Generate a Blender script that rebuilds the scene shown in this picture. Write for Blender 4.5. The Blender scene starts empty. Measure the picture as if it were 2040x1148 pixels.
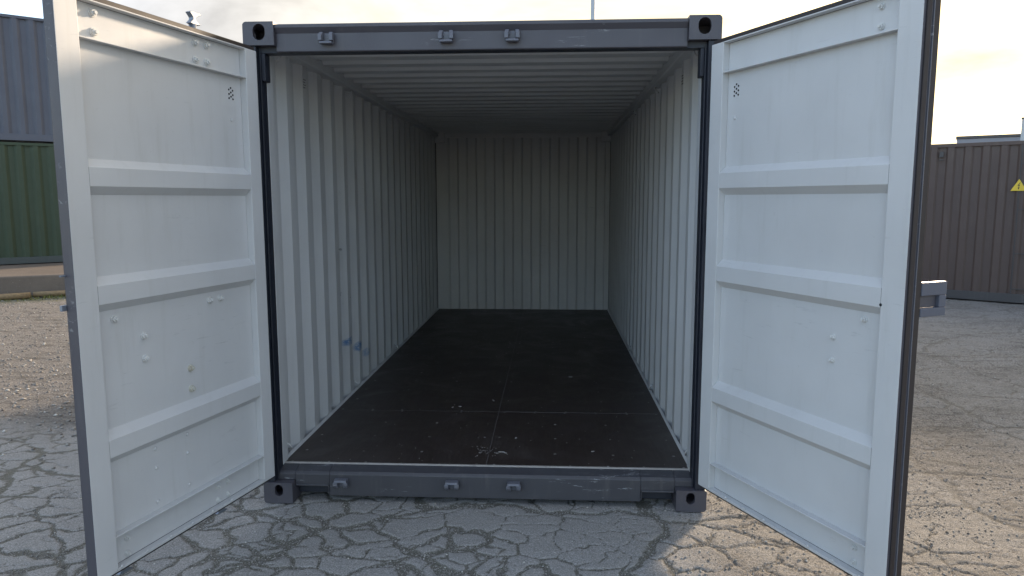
import bpy, bmesh, math, random
import numpy as np
from mathutils import Vector, Matrix, Euler
R = math.radians
C = bpy.context.scene.collection
S = bpy.context.scene
random.seed(7)

# ------------------------------------------------------------------ camera, light, exposure
cam = bpy.data.objects.new('camera', bpy.data.cameras.new('camera'))
C.objects.link(cam)
cam.location = (0.367, -3.728, 1.683)
cam.rotation_euler = (R(90 - 7.105), R(0.10), R(3.023))
cam.data.sensor_width = 36
cam.data.lens = 36 * 1420 / 2040
cam.data.clip_start = 0.05
cam.data.clip_end = 3000
S.camera = cam

SUN_AZ, SUN_EL = 31.0, 16.5
sdir = Vector((math.sin(R(SUN_AZ)) * math.cos(R(SUN_EL)), math.cos(R(SUN_AZ)) * math.cos(R(SUN_EL)), math.sin(R(SUN_EL))))
sl = bpy.data.lights.new('sun', 'SUN')
sl.energy = 0.88
sl.angle = R(5.0)
sl.color = (1.0, 0.79, 0.58)
sun = bpy.data.objects.new('sun', sl)
sun.rotation_euler = sdir.to_track_quat('Z', 'Y').to_euler()
sun.location = (20, 30, 20)
C.objects.link(sun)

W = bpy.data.worlds.new('World'); S.world = W; W.use_nodes = True
nt = W.node_tree; N = nt.nodes; L = nt.links
for n in list(N): N.remove(n)
def nd(t, **k):
    n = N.new(t)
    for a, b in k.items(): setattr(n, a, b)
    return n
out = nd('ShaderNodeOutputWorld'); bg = nd('ShaderNodeBackground'); bg.inputs[1].default_value = 0.075
sky = nd('ShaderNodeTexSky', sky_type='NISHITA'); sky.sun_disc = False
sky.sun_elevation = R(SUN_EL); sky.sun_rotation = R(SUN_AZ); sky.altitude = 20; sky.air_density = 1.0; sky.dust_density = .3; sky.ozone_density = 1.5
tc = nd('ShaderNodeTexCoord')
# clouds on a flat layer: direction / (height + small)
sep = nd('ShaderNodeSeparateXYZ'); L.new(tc.outputs['Generated'], sep.inputs[0])
za = nd('ShaderNodeMath', operation='ADD'); L.new(sep.outputs[2], za.inputs[0]); za.inputs[1].default_value = 0.16
zm = nd('ShaderNodeMath', operation='MAXIMUM'); L.new(za.outputs[0], zm.inputs[0]); zm.inputs[1].default_value = 0.05
dx = nd('ShaderNodeMath', operation='DIVIDE'); L.new(sep.outputs[0], dx.inputs[0]); L.new(zm.outputs[0], dx.inputs[1])
dy = nd('ShaderNodeMath', operation='DIVIDE'); L.new(sep.outputs[1], dy.inputs[0]); L.new(zm.outputs[0], dy.inputs[1])
cb = nd('ShaderNodeCombineXYZ'); L.new(dx.outputs[0], cb.inputs[0]); L.new(dy.outputs[0], cb.inputs[1])
ns = nd('ShaderNodeTexNoise'); ns.inputs['Scale'].default_value = 1.1; ns.inputs['Detail'].default_value = 7; ns.inputs['Roughness'].default_value = 0.55
ns.inputs['Distortion'].default_value = 0.4
L.new(cb.outputs[0], ns.inputs['Vector'])
mask = nd('ShaderNodeMapRange'); mask.inputs[1].default_value = 0.38; mask.inputs[2].default_value = 0.56
# closeness to the sun (forward scattering in thin cloud)
dot = nd('ShaderNodeVectorMath', operation='DOT_PRODUCT'); L.new(tc.outputs['Generated'], dot.inputs[0]); dot.inputs[1].default_value = sdir
dm = nd('ShaderNodeMath', operation='MAXIMUM'); L.new(dot.outputs['Value'], dm.inputs[0]); dm.inputs[1].default_value = 0
pw = nd('ShaderNodeMath', operation='POWER'); L.new(dm.outputs[0], pw.inputs[0]); pw.inputs[1].default_value = 22
pw2 = nd('ShaderNodeMath', operation='POWER'); L.new(dm.outputs[0], pw2.inputs[0]); pw2.inputs[1].default_value = 3
veil = nd('ShaderNodeMath', operation='MULTIPLY_ADD'); L.new(pw2.outputs[0], veil.inputs[0]); veil.inputs[1].default_value = .42; L.new(ns.outputs[0], veil.inputs[2])
L.new(veil.outputs[0], mask.inputs[0])
shade = nd('ShaderNodeMapRange'); shade.inputs[1].default_value = 0.42; shade.inputs[2].default_value = 0.72; shade.inputs[3].default_value = 1.08; shade.inputs[4].default_value = 0.50
L.new(ns.outputs[0], shade.inputs[0])
def colmul(col, fac):
    n = nd('ShaderNodeVectorMath', operation='SCALE'); n.inputs[0].default_value = col; L.new(fac, n.inputs['Scale']); return n.outputs[0]
base = nd('ShaderNodeCombineXYZ'); base.inputs[0].default_value = 1.56; base.inputs[1].default_value = 1.66; base.inputs[2].default_value = 1.88
g1 = colmul((1.9, 1.2, -.15), pw2.outputs[0]); g2 = colmul((2.2, 1.5, .8), pw.outputs[0])
a1 = nd('ShaderNodeVectorMath', operation='ADD'); L.new(base.outputs[0], a1.inputs[0]); L.new(g1, a1.inputs[1])
a2 = nd('ShaderNodeVectorMath', operation='ADD'); L.new(a1.outputs[0], a2.inputs[0]); L.new(g2, a2.inputs[1])
cs = nd('ShaderNodeVectorMath', operation='SCALE'); L.new(a2.outputs[0], cs.inputs[0]); L.new(shade.outputs[0], cs.inputs['Scale'])
mx = nd('ShaderNodeMix', data_type='RGBA'); L.new(mask.outputs[0], mx.inputs[0]); L.new(sky.outputs[0], mx.inputs[6]); L.new(cs.outputs[0], mx.inputs[7])
L.new(mx.outputs[2], bg.inputs[0]); L.new(bg.outputs[0], out.inputs[0])

S.view_settings.view_transform = 'Standard'; S.view_settings.look = 'None'
S.view_settings.gamma = 1; S.view_settings.use_curve_mapping = False
S.view_settings.exposure = 2.98
try:
    S.cycles.max_bounces = 12; S.cycles.diffuse_bounces = 4; S.cycles.glossy_bounces = 4
except Exception: pass

# ------------------------------------------------------------------ materials
MATS = {}
class NB:
    def __init__(s, name):
        s.m = bpy.data.materials.new(name); s.m.use_nodes = True; s.t = s.m.node_tree
        s.b = s.t.nodes['Principled BSDF']; s.tc = s.t.nodes.new('ShaderNodeTexCoord')
    def n(s, t, ins=None, **k):
        n = s.t.nodes.new(t)
        for a, b in k.items(): setattr(n, a, b)
        for a, b in (ins or {}).items():
            if hasattr(b, 'is_output'): s.t.links.new(b, n.inputs[a])
            else: n.inputs[a].default_value = b
        return n
    def obj(s, scale=(1, 1, 1)):
        return s.n('ShaderNodeMapping', {'Vector': s.tc.outputs['Object'], 'Scale': scale}).outputs[0]
    def noise(s, scale, detail=4, rough=.55, vec=None, dist=0):
        return s.n('ShaderNodeTexNoise', {'Vector': vec or s.tc.outputs['Object'], 'Scale': scale, 'Detail': detail, 'Roughness': rough, 'Distortion': dist}).outputs[0]
    def rng(s, v, a, b, c=0., d=1.):
        return s.n('ShaderNodeMapRange', {0: v, 1: a, 2: b, 3: c, 4: d}).outputs[0]
    def mix(s, f, a, b):
        n = s.n('ShaderNodeMix', data_type='RGBA')
        for i, v in ((0, f), (6, a), (7, b)):
            if hasattr(v, 'is_output'): s.t.links.new(v, n.inputs[i])
            else: n.inputs[i].default_value = (*v, 1) if isinstance(v, tuple) and len(v) == 3 else v
        return n.outputs[2]
    def math(s, op, a, b=0.):
        return s.n('ShaderNodeMath', {0: a, 1: b}, operation=op).outputs[0]
    def set(s, name, v):
        if hasattr(v, 'is_output'): s.t.links.new(v, s.b.inputs[name])
        else: s.b.inputs[name].default_value = (*v, 1) if isinstance(v, tuple) and len(v) == 3 else v
    def bump(s, h, strength=.2, dist=.01, prev=None):
        ins = {'Strength': strength, 'Distance': dist, 'Height': h}
        n = s.n('ShaderNodeBump', ins)
        if prev: s.t.links.new(prev, n.inputs['Normal'])
        return n.outputs[0]

def paint(name, col, rough=.45, peel=.15, dirt=.35, dirtcol=(.25, .24, .21), scuff=None, scuffamt=.0, dents=.25, spec=.5):
    b = NB(name)
    big = b.noise(1.7, 5, .6)
    c = b.mix(b.rng(big, .3, .75), tuple(x * 1.04 for x in col), tuple(x * .93 for x in col))
    streak = b.noise(3.0, 6, .65, b.obj((6, 6, .6)))
    c = b.mix(b.math('MULTIPLY', b.rng(streak, .55, .8), dirt), c, dirtcol)
    spots = b.noise(38, 3, .6)
    c = b.mix(b.math('MULTIPLY', b.rng(spots, .71, .74), .55 * dirt), c, dirtcol)
    if scuff:
        sc = b.noise(9, 6, .75, b.obj((.6, 3, 5)), .6); gate = b.noise(2.3, 3, .5)
        f = b.math('MULTIPLY', b.rng(sc, .60, .66), b.rng(gate, .5, .62))
        c = b.mix(b.math('MULTIPLY', f, scuffamt), c, scuff)
    b.set('Base Color', c)
    b.set('Roughness', b.rng(b.noise(6, 4), .3, .7, rough - .07, rough + .09))
    b.set('Specular IOR Level', spec)
    n1 = b.bump(b.noise(1.6, 3, .5), dents, .02)
    n2 = b.bump(b.noise(420, 2, .5), peel, .0012, n1)
    b.set('Normal', n2)
    return b.m
M = {}
M['white'] = paint('pale_grey_interior_paint', (.56, .570, .575), .46, .25, .20, (.30, .30, .26), (.13, .14, .15), .22, .5)
M['grey'] = paint('blue_grey_exterior_paint', (.068, .066, .080), .42, .3, .18, (.16, .155, .15), (.30, .31, .33), .55)
M['grey_sill'] = paint('scuffed_blue_grey_sill_paint', (.054, .055, .065), .42, .3, .35, (.17, .165, .155), (.40, .42, .45), .9)
M['keeper'] = paint('worn_keeper_paint', (.115, .12, .145), .38, .3, .35, (.35, .35, .36), (.5, .5, .52), .8)
M['dark'] = paint('dark_post_and_pocket_shade', (.014, .018, .030), .5, .2, .1, (.1, .1, .1))
M['rubber'] = paint('black_door_gasket_rubber', (.024, .018, .018), .6, .1, .2, (.06, .055, .05))
M['hole'] = paint('unlit_vent_cavity', (.012, .012, .014), .8, 0, 0)
M['bluegrey_far'] = paint('steel_blue_container_paint', (.088, .098, .130), .45, .2, .1, (.20, .20, .20))
M['green_far'] = paint('dark_green_container_paint', (.034, .056, .030), .5, .2, .1, (.13, .13, .10))
M['greenrail'] = paint('grey_green_rail_paint', (.06, .072, .07), .5, .2, .4, (.14, .13, .11))
M['brown_far'] = paint('grey_brown_container_paint', (.085, .060, .052), .5, .2, .2, (.2, .17, .14))
M['brownrail'] = paint('dark_grey_rail_paint', (.060, .058, .060), .5, .2, .4, (.16, .15, .13))
M['galv'] = paint('galvanised_steel', (.24, .27, .32), .4, .3, .4, (.25, .25, .26)); 
M['galv'].node_tree.nodes['Principled BSDF'].inputs['Metallic'].default_value = .5
M['lamp'] = paint('pale_lamp_post_paint', (.42, .45, .47), .5, .1, .2)
M['build'] = paint('grey_building_cladding', (.22, .23, .26), .6, .1, .2)
M['yellow'] = paint('yellow_sign_plastic', (.72, .52, .05), .5, 0, .2)
M['black'] = paint('black_print', (.02, .02, .02), .5, 0, 0)
M['strip'] = paint('worn_threshold_strip', (.42, .40, .38), .4, .3, .8, (.2, .18, .16))
M['seam'] = paint('floor_seam_lit_edge', (.16, .15, .15), .6, .1, .6, (.05, .05, .05))
M['boltpaint'] = paint('thickly_painted_bolts', (.60, .61, .60), .42, .3, .2, (.16, .15, .13))
M['rust'] = paint('bolt_with_rust', (.50, .50, .44), .5, .2, .9, (.25, .17, .09))

def plywood():
    b = NB('dark_brown_phenolic_plywood')
    grain = b.noise(5, 7, .65, b.obj((14, 1.0, 1)))
    c = b.mix(b.rng(grain, .35, .7), (.024, .017, .015), (.045, .033, .030))
    dust = b.noise(2.6, 7, .7, b.obj((1, 1, 1)), .8)
    c = b.mix(b.math('MULTIPLY', b.rng(dust, .5, .75), .45), c, (.085, .072, .068))
    scr = b.noise(5, 8, .8, b.obj((8, 1.3, 1)), 1.2)
    c = b.mix(b.math('MULTIPLY', b.rng(scr, .66, .70), .5), c, (.24, .22, .21))
    sp = b.noise(160, 2, .5)
    c = b.mix(b.math('MULTIPLY', b.rng(sp, .74, .78), .5), c, (.28, .26, .23))
    b.set('Base Color', c); b.set('Roughness', b.rng(dust, .3, .7, .33, .56))
    b.set('Specular IOR Level', .5)
    b.set('Normal', b.bump(b.noise(90, 4, .6, b.obj((1, .3, 1))), .25, .002))
    return b.m
M['ply'] = plywood()
def screwmat():
    b = NB('worn_zinc_screw_heads')
    b.set('Base Color', b.mix(b.rng(b.noise(3.1, 1), .4, .62), (.08, .075, .07), (.30, .29, .28)))
    b.set('Roughness', .45); b.set('Metallic', .3); return b.m
M['screw'] = screwmat()

def walls_blue():
    # the same paint, with the blue crayon marks that were rubbed on the left wall
    m = M['white'].copy(); m.name = 'pale_grey_paint_with_blue_marks'
    t = m.node_tree; bs = t.nodes['Principled BSDF']
    b = NB.__new__(NB); b.m = m; b.t = t; b.b = bs; b.tc = [n for n in t.nodes if n.type == 'TEX_COORD'][0]
    old = bs.inputs['Base Color'].links[0].from_socket
    sp = b.n('ShaderNodeSeparateXYZ', {0: b.tc.outputs['Object']})
    y, z = sp.outputs[1], sp.outputs[2]
    nz = b.noise(26, 6, .75, b.obj((1, 1, 3.0)), 1.5)
    tot = None
    for (cy, cz, ry, rz, k) in ((1.60, .600, .12, .034, .9), (1.87, .505, .08, .045, .9), (2.13, .40, .07, .04, .6), (1.70, .665, .06, .03, .5)):
        a = b.math('DIVIDE', b.math('SUBTRACT', y, cy), ry); c = b.math('DIVIDE', b.math('SUBTRACT', z, cz), rz)
        d = b.math('ADD', b.math('MULTIPLY', a, a), b.math('MULTIPLY', c, c))
        f = b.math('MULTIPLY', b.rng(d, .3, 1.1, 1, 0), b.math('MULTIPLY', b.rng(nz, .42, .50), k))
        tot = f if tot is None else b.math('MAXIMUM', tot, f)
    c = b.mix(tot, old, (.05, .17, .38))
    # dark scuffs here and there at goods height
    s1 = b.noise(7, 3, .6, b.obj((1, 1, 1.4)), .3)
    band = b.math('MULTIPLY', b.rng(z, .3, .6), b.rng(z, 1.2, 1.6, 1, 0))
    c = b.mix(b.math('MULTIPLY', b.math('MULTIPLY', b.rng(s1, .735, .75), band), .8), c, (.10, .10, .11))
    t.links.new(c, bs.inputs['Base Color'])
    return m
M['white_marks'] = walls_blue()

def ground_mat():
    b = NB('cracked_asphalt_and_gravel')
    ca = b.n('ShaderNodeAttribute', attribute_name='crack').outputs['Fac']
    ga = b.n('ShaderNodeAttribute', attribute_name='gravel').outputs['Fac']
    ma = b.n('ShaderNodeAttribute', attribute_name='moss').outputs['Fac']
    big = b.noise(.9, 5, .6)
    c = b.mix(b.rng(big, .3, .7), (.185, .177, .165), (.265, .254, .238))
    agg = b.noise(150, 4, .8)
    agg2 = b.noise(60, 5, .75)
    c = b.mix(b.rng(agg, .36, .64), b.mix(.6, c, (.08, .08, .078)), b.mix(.55, c, (.62, .61, .59)))
    c = b.mix(b.math('MULTIPLY', b.rng(agg2, .5, .7), .5), c, (.20, .195, .18))
    blot = b.noise(6, 5, .65)
    c = b.mix(b.math('MULTIPLY', b.rng(blot, .5, .8), .35), c, (.22, .215, .20))
    # debris in the cracks
    fine = b.noise(170, 4, .8)
    deb = b.mix(b.rng(fine, .40, .62), (.055, .052, .043), (.24, .23, .20))
    deb = b.mix(b.rng(b.noise(230, 2, .6), .66, .72), deb, (.50, .49, .46))
    c = b.mix(b.rng(b.math('ADD', ca, b.math('MULTIPLY', b.math('SUBTRACT', agg2, .5), .9)), .30, .62), c, deb)
    # loose gravel and dirt
    gn = b.noise(75, 5, .75, b.obj((1, 1, 1)))
    gc = b.mix(b.rng(gn, .41, .59), (.07, .066, .062), (.38, .355, .33))
    gb = b.noise(1.6, 6, .7, b.obj((.35, 1.4, 1)), .5)
    gc = b.mix(b.rng(gb, .38, .62), gc, b.mix(.5, gc, (.21, .187, .16)))
    gd = b.noise(3.2, 7, .78, b.obj((.6, 2.6, 1)), 1.2)
    gc = b.mix(b.math('MULTIPLY', b.rng(gd, .50, .62), .72), gc, (.075, .068, .058))
    c = b.mix(ga, c, gc)
    mn = b.noise(22, 5, .7)
    c = b.mix(b.math('MULTIPLY', ma, b.rng(mn, .38, .6)), c, (.12, .135, .035))
    b.set('Base Color', c); b.set('Roughness', .85); b.set('Specular IOR Level', .3)
    n1 = b.bump(agg2, .55, .006); n2 = b.bump(agg, .5, .003, n1); n3 = b.bump(b.math('MULTIPLY', gn, ga), .8, .02, n2)
    b.set('Normal', n3)
    return b.m
M['ground'] = ground_mat()
def stonemat():
    b = NB('crushed_stone_chips')
    i = b.n('ShaderNodeNewGeometry').outputs['Random Per Island']
    c = b.mix(i, (.14, .13, .12), (.40, .38, .35)); c = b.mix(b.rng(i, .95, .97), c, (.60, .58, .54))
    b.set('Base Color', c); b.set('Roughness', .8); return b.m
M['stone'] = stonemat()
def concrete():
    b = NB('weathered_concrete')
    c = b.mix(b.rng(b.noise(1.3, 6, .65), .3, .7), (.19, .155, .125), (.13, .105, .085))
    c = b.mix(b.math('MULTIPLY', b.rng(b.noise(6, 6, .7, b.obj((1, 1, 3))), .55, .75), .6), c, (.10, .09, .075))
    c = b.mix(b.rng(b.noise(45, 3, .6), .68, .73), c, (.42, .38, .33))
    b.set('Base Color', c); b.set('Roughness', .9); b.set('Normal', b.bump(b.noise(30, 6, .7), .5, .01)); return b.m
M['concrete'] = concrete()
def wood():
    b = NB('weathered_timber')
    c = b.mix(b.rng(b.noise(4, 6, .65, b.obj((1, 12, 12))), .35, .65), (.30, .21, .11), (.17, .12, .065))
    b.set('Base Color', c); b.set('Roughness', .8); return b.m
M['wood'] = wood()
def grassm():
    b = NB('dry_moss_and_grass')
    i = b.n('ShaderNodeNewGeometry').outputs['Random Per Island']
    b.set('Base Color', b.mix(i, (.08, .11, .02), (.26, .24, .08))); b.set('Roughness', .8); return b.m
M['grass'] = grassm()

# ------------------------------------------------------------------ mesh helpers
class MB:
    def __init__(s): s.bm = bmesh.new(); s.mats = []
    def poly_prism(s, pts, fn, mi=0):
        """pts: closed 2-D outline; fn(p, k) -> 3-D position at end k (0/1)"""
        a = [s.bm.verts.new(fn(p, 0)) for p in pts]; b = [s.bm.verts.new(fn(p, 1)) for p in pts]
        n = len(pts); fs = []
        for i in range(n): fs.append(s.bm.faces.new((a[i], a[(i + 1) % n], b[(i + 1) % n], b[i])))
        fs.append(s.bm.faces.new(a[::-1])); fs.append(s.bm.faces.new(b))
        for f in fs: f.material_index = mi
        return fs
    def box(s, x0, x1, y0, y1, z0, z1, mi=0):
        return s.poly_prism([(x0, z0), (x1, z0), (x1, z1), (x0, z1)], lambda p, k: (p[0], (y0, y1)[k], p[1]), mi)
    def obox(s, o, ax, ay, az, mi=0):
        o, ax, ay, az = map(Vector, (o, ax, ay, az))
        v = [s.bm.verts.new(o + ax * i + ay * j + az * k) for i in (0, 1) for j in (0, 1) for k in (0, 1)]
        for q in ((0, 1, 3, 2), (4, 6, 7, 5), (0, 4, 5, 1), (2, 3, 7, 6), (0, 2, 6, 4), (1, 5, 7, 3)):
            s.bm.faces.new([v[i] for i in q]).material_index = mi
    def tube(s, path, r, seg=10, mi=0, caps=True):
        path = [Vector(p) for p in path]; rings = []
        for i, p in enumerate(path):
            t = (path[min(i + 1, len(path) - 1)] - path[max(i - 1, 0)]).normalized()
            u = t.orthogonal().normalized() if abs(t.z) > .9 else Vector((0, 0, 1)).cross(t).normalized()
            w = t.cross(u); rr = r[i] if isinstance(r, (list, tuple)) else r
            rings.append([s.bm.verts.new(p + (u * math.cos(a) + w * math.sin(a)) * rr) for a in [2 * math.pi * k / seg for k in range(seg)]])
        for a, b in zip(rings, rings[1:]):
            for k in range(seg): s.bm.faces.new((a[k], a[(k + 1) % seg], b[(k + 1) % seg], b[k])).material_index = mi
        if caps:
            s.bm.faces.new(rings[0][::-1]).material_index = mi; s.bm.faces.new(rings[-1]).material_index = mi
    def mesh(s, name, mats, bevel=0):
        bmesh.ops.recalc_face_normals(s.bm, faces=s.bm.faces)
        me = bpy.data.meshes.new(name); s.bm.to_mesh(me); s.bm.free()
        for m in mats: me.materials.append(M[m])
        return me
def link(name, me, parent=None, loc=(0, 0, 0), rot=(0, 0, 0)):
    o = bpy.data.objects.new(name, me); C.objects.link(o); o.parent = parent; o.location = loc; o.rotation_euler = rot
    return o
def bevel(o, w, seg=2):
    m = o.modifiers.new('bevel', 'BEVEL'); m.width = w; m.segments = seg; m.limit_method = 'ANGLE'; m.angle_limit = R(40); m.harden_normals = False
    return o
def build(mb, name, mats, parent=None, loc=(0, 0, 0), rot=(0, 0, 0), bev=0, smooth=False):
    me = mb.mesh(name, mats if isinstance(mats, (list, tuple)) else [mats])
    if smooth:
        for p in me.polygons: p.use_smooth = True
    o = link(name, me, parent, loc, rot)
    if bev: bevel(o, bev)
    return o
def thing(name, label, cat, loc=(0, 0, 0), rotz=0, group=None):
    o = bpy.data.objects.new(name, None); C.objects.link(o); o.empty_display_size = .2
    o.location = loc; o.rotation_euler = (0, 0, rotz); return tag(o, label, cat, group)
def tag(o, label, cat, group=None):
    o['label'] = label; o['category'] = cat
    if group: o['group'] = group
    return o

# ------------------------------------------------------------------ ground: one sheet, fine near the camera, with real cracks
def hash2(ix, iy, k):
    h = (ix.astype(np.int64) * 374761393 + iy.astype(np.int64) * 668265263 + k * 974634777) & 0x7fffffff
    h = (h ^ (h >> 13)) * 1274126177 & 0x7fffffff
    h = (h ^ (h >> 16)) & 0xffffff
    return h / float(0xffffff)
def vnoise(x, y, k):
    ix, iy = np.floor(x), np.floor(y); fx, fy = x - ix, y - iy; fx = fx * fx * (3 - 2 * fx); fy = fy * fy * (3 - 2 * fy)
    a = hash2(ix, iy, k); b = hash2(ix + 1, iy, k); c = hash2(ix, iy + 1, k); d = hash2(ix + 1, iy + 1, k)
    return (a * (1 - fx) + b * fx) * (1 - fy) + (c * (1 - fx) + d * fx) * fy
def fbm(x, y, k, o=4):
    s = 0; a = .5; t = 0
    for i in range(o): s = s + a * vnoise(x, y, k + i); t += a; x = x * 2.03; y = y * 2.03; a *= .55
    return s / t
def voredge(x, y, k, jit=.95):
    ix, iy = np.floor(x), np.floor(y); P = []
    for i in (-2, -1, 0, 1, 2):
        for j in (-2, -1, 0, 1, 2):
            cx, cy = ix + i, iy + j
            px = cx + .5 + (hash2(cx, cy, k) - .5) * jit; py = cy + .5 + (hash2(cx, cy, k + 7) - .5) * jit
            P.append((px - x, py - y))
    px = np.stack([p[0] for p in P]); py = np.stack([p[1] for p in P]); d = px * px + py * py
    m = d.argmin(0); ar = np.arange(x.size)
    ax, ay = px[m, ar], py[m, ar]
    ex, ey = px - ax, py - ay; le = np.sqrt(ex * ex + ey * ey)
    with np.errstate(all='ignore'):
        dist = (ex * (px + ax) * .5 + ey * (py + ay) * .5) / le
    dist[le < 1e-6] = 9
    return dist.min(0)
def axis(segs):
    v = [segs[0][0]]
    for a, b, s0, s1 in segs:
        x = a; 
        while x < b - 1e-6:
            t = (x - a) / (b - a); x = min(b, x + s0 + (s1 - s0) * t); v.append(x)
    return np.array(v)
xs = axis([(-260, -14, 60, 2), (-14, -2.3, .10, .014), (-2.3, 2.4, .0085, .0085), (2.4, 12, .012, .06), (12, 260, 2, 60)])
ys = axis([(-260, -2.2, 60, .3), (-2.2, -1.05, .2, .02), (-1.05, .05, .0085, .0085), (.05, 1.2, .0085, .016), (1.2, 10.5, .018, .06), (10.5, 900, .4, 120)])
X, Y = np.meshgrid(xs, ys); x = X.ravel(); y = Y.ravel()
crack = np.zeros(x.size); z = np.zeros(x.size)
near = (x > -13) & (x < 11) & (y > -1.3) & (y < 10.5)
idx = np.where(near)[0]
for ch in np.array_split(idx, max(1, len(idx) // 60000)):
    cx, cy = x[ch], y[ch]
    wx = cx + .13 * (fbm(cx * 2.6, cy * 2.6, 11) - .5) * 2 + .020 * (fbm(cx * 22, cy * 22, 21, 4) - .5) * 2
    wy = cy + .13 * (fbm(cx * 2.6, cy * 2.6, 31) - .5) * 2 + .020 * (fbm(cx * 22, cy * 22, 41, 4) - .5) * 2
    e1 = voredge(wx / .205, wy / .18, 3, 1.15) * .19
    e0 = voredge(wx / 1.1 + 3, wy / .8 + 5, 17, 1.2) * .95      # a few long main cracks          # distance to the main cracks, metres
    e2 = voredge(wx / .155 + 40, wy / .135 + 9, 5, 1.15) * .145     # finer cracks, only in places
    right = np.clip((cx - .95 - .25 * (cy + .6)) / .5, 0, 1)       # the right side has thin cracks
    w1 = .0120 * np.clip((fbm(cx * 2.6, cy * 2.6, 51) - .30) * 4.2, .25, 1.8) * (1 - .50 * right)
    gate = np.clip((fbm(cx * 1.9, cy * 1.9, 61) - .56) / .05, 0, 1)
    w2 = .50 * w1 * gate
    c0 = np.clip(1.25 - .8 * e0 / (.019 * (.5 + fbm(cx * 2, cy * 2, 55))), 0, 1)
    c1 = np.maximum(c0, np.clip(1.25 - .8 * e1 / np.maximum(w1, 1e-4), 0, 1)); c2 = np.clip(1.2 - .8 * e2 / np.maximum(w2, 1e-4), 0, 1) * (gate > 0) * .85
    crack[ch] = np.maximum(c1, c2)
gravel = np.clip((y - 1.0 + 1.2 * (fbm(x * .9, y * .9, 71) - .5)) / .7, 0, 1) * np.clip((-x - 1.6) / .6, 0, 1)
gr_r = np.clip((x - 1.05 - .1 * y + .3 * (fbm(x * 3, y * 3, 83) - .5)) / .3, 0, 1) * (.50 + .30 * np.clip((fbm(x * 1.3, y * 1.3, 81) - .42) / .2, 0, 1)) * np.clip((11 - y) / 3, 0, 1)
gravel = np.maximum(gravel, gr_r)
gravel = np.where(np.abs(x) > 14, .8, gravel)
crack *= (1 - np.where(x > 0, .1, .9) * np.clip(gravel, 0, 1))
moss = np.clip(1 - np.abs((y - (8.05 + (x + 9.15) * .54)) + .45) / .75, 0, 1) * (x < -3) 
moss = np.maximum(moss, .06 * crack * (x < 1))
sf = np.clip(1 - np.hypot(x, y) / 60, 0, 1)
z = -.007 * crack + .010 * (fbm(x * 1.1, y * 1.1, 91) - .5) + (.0035 * (fbm(x * 45, y * 45, 95, 3) - .5) + gravel * .012 * (fbm(x * 14, y * 14, 97, 3) - .5))
z = (z - .006) * sf
nx, ny = len(xs), len(ys)
me = bpy.data.meshes.new('ground')
me.vertices.add(nx * ny); me.vertices.foreach_set('co', np.stack([x, y, z], 1).astype(np.float32).ravel())
i = np.arange(nx - 1)[None, :] + np.arange(ny - 1)[:, None] * nx
q = np.stack([i, i + 1, i + 1 + nx, i + nx], -1).reshape(-1, 4)
me.loops.add(q.size); me.loops.foreach_set('vertex_index', q.ravel().astype(np.int32))
me.polygons.add(len(q)); me.polygons.foreach_set('loop_start', (np.arange(len(q)) * 4).astype(np.int32))
me.update(calc_edges=True)
for nme, arr in (('crack', crack), ('gravel', gravel), ('moss', moss)):
    at = me.attributes.new(nme, 'FLOAT', 'POINT'); at.data.foreach_set('value', arr.astype(np.float32))
me.polygons.foreach_set('use_smooth', np.ones(len(q), dtype=bool))
me.materials.append(M['ground']); me.validate()
g = link('ground', me); g['kind'] = 'structure'
print('ground quads', len(q))

# ------------------------------------------------------------------ loose stones and chips (one mass)
def scatter(name, pts, mat, label, cat, rnd):
    V = []; F = []
    oct_ = np.array([(1, 0, 0), (0, 1, 0), (-1, 0, 0), (0, -1, 0), (0, 0, .8), (0, 0, -.6)], float)
    fo = [(0, 1, 4), (1, 2, 4), (2, 3, 4), (3, 0, 4), (1, 0, 5), (2, 1, 5), (3, 2, 5), (0, 3, 5)]
    n = len(pts); pts = np.array(pts)
    base = np.repeat(oct_[None], n, 0) * (1 + .5 * (rnd.random((n, 6, 1)) - .5))
    a = rnd.random(n) * 6.28; ca, sa = np.cos(a)[:, None], np.sin(a)[:, None]
    base[:, :, 0] *= (.7 + .8 * rnd.random(n))[:, None]
    bx = base[:, :, 0] * ca - base[:, :, 1] * sa; by = base[:, :, 0] * sa + base[:, :, 1] * ca
    r = pts[:, 3][:, None]
    co = np.stack([bx * r + pts[:, 0][:, None], by * r + pts[:, 1][:, None], base[:, :, 2] * r * .8 + pts[:, 2][:, None] + r * .25], -1).reshape(-1, 3)
    f = (np.array(fo)[None] + (np.arange(n) * 6)[:, None, None]).reshape(-1, 3)
    m = bpy.data.meshes.new(name); m.vertices.add(len(co)); m.vertices.foreach_set('co', co.astype(np.float32).ravel())
    m.loops.add(f.size); m.loops.foreach_set('vertex_index', f.ravel().astype(np.int32))
    m.polygons.add(len(f)); m.polygons.foreach_set('loop_start', (np.arange(len(f)) * 3).astype(np.int32))
    m.update(calc_edges=True); m.materials.append(M[mat]); m.validate()
    o = link(name, m); o['kind'] = 'stuff'; return tag(o, label, cat)
rnd = np.random.default_rng(5)
nx_, ny_ = nx, ny
def pick(n, cond, weight, rmin, rmax):
    ids = np.where(cond)[0]; w = weight[ids]; w = w / w.sum()
    s = rnd.choice(ids, n, p=w)
    return np.stack([x[s] + (rnd.random(n) - .5) * .012, y[s] + (rnd.random(n) - .5) * .012, z[s], rmin + (rmax - rmin) * rnd.random(n) ** 3], 1)
dx_ = np.gradient(xs)[None, :] * np.gradient(ys)[:, None]; area = dx_.ravel()
under = (np.abs(x) < 1.2) & (y > .05) & (y < 6)
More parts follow.
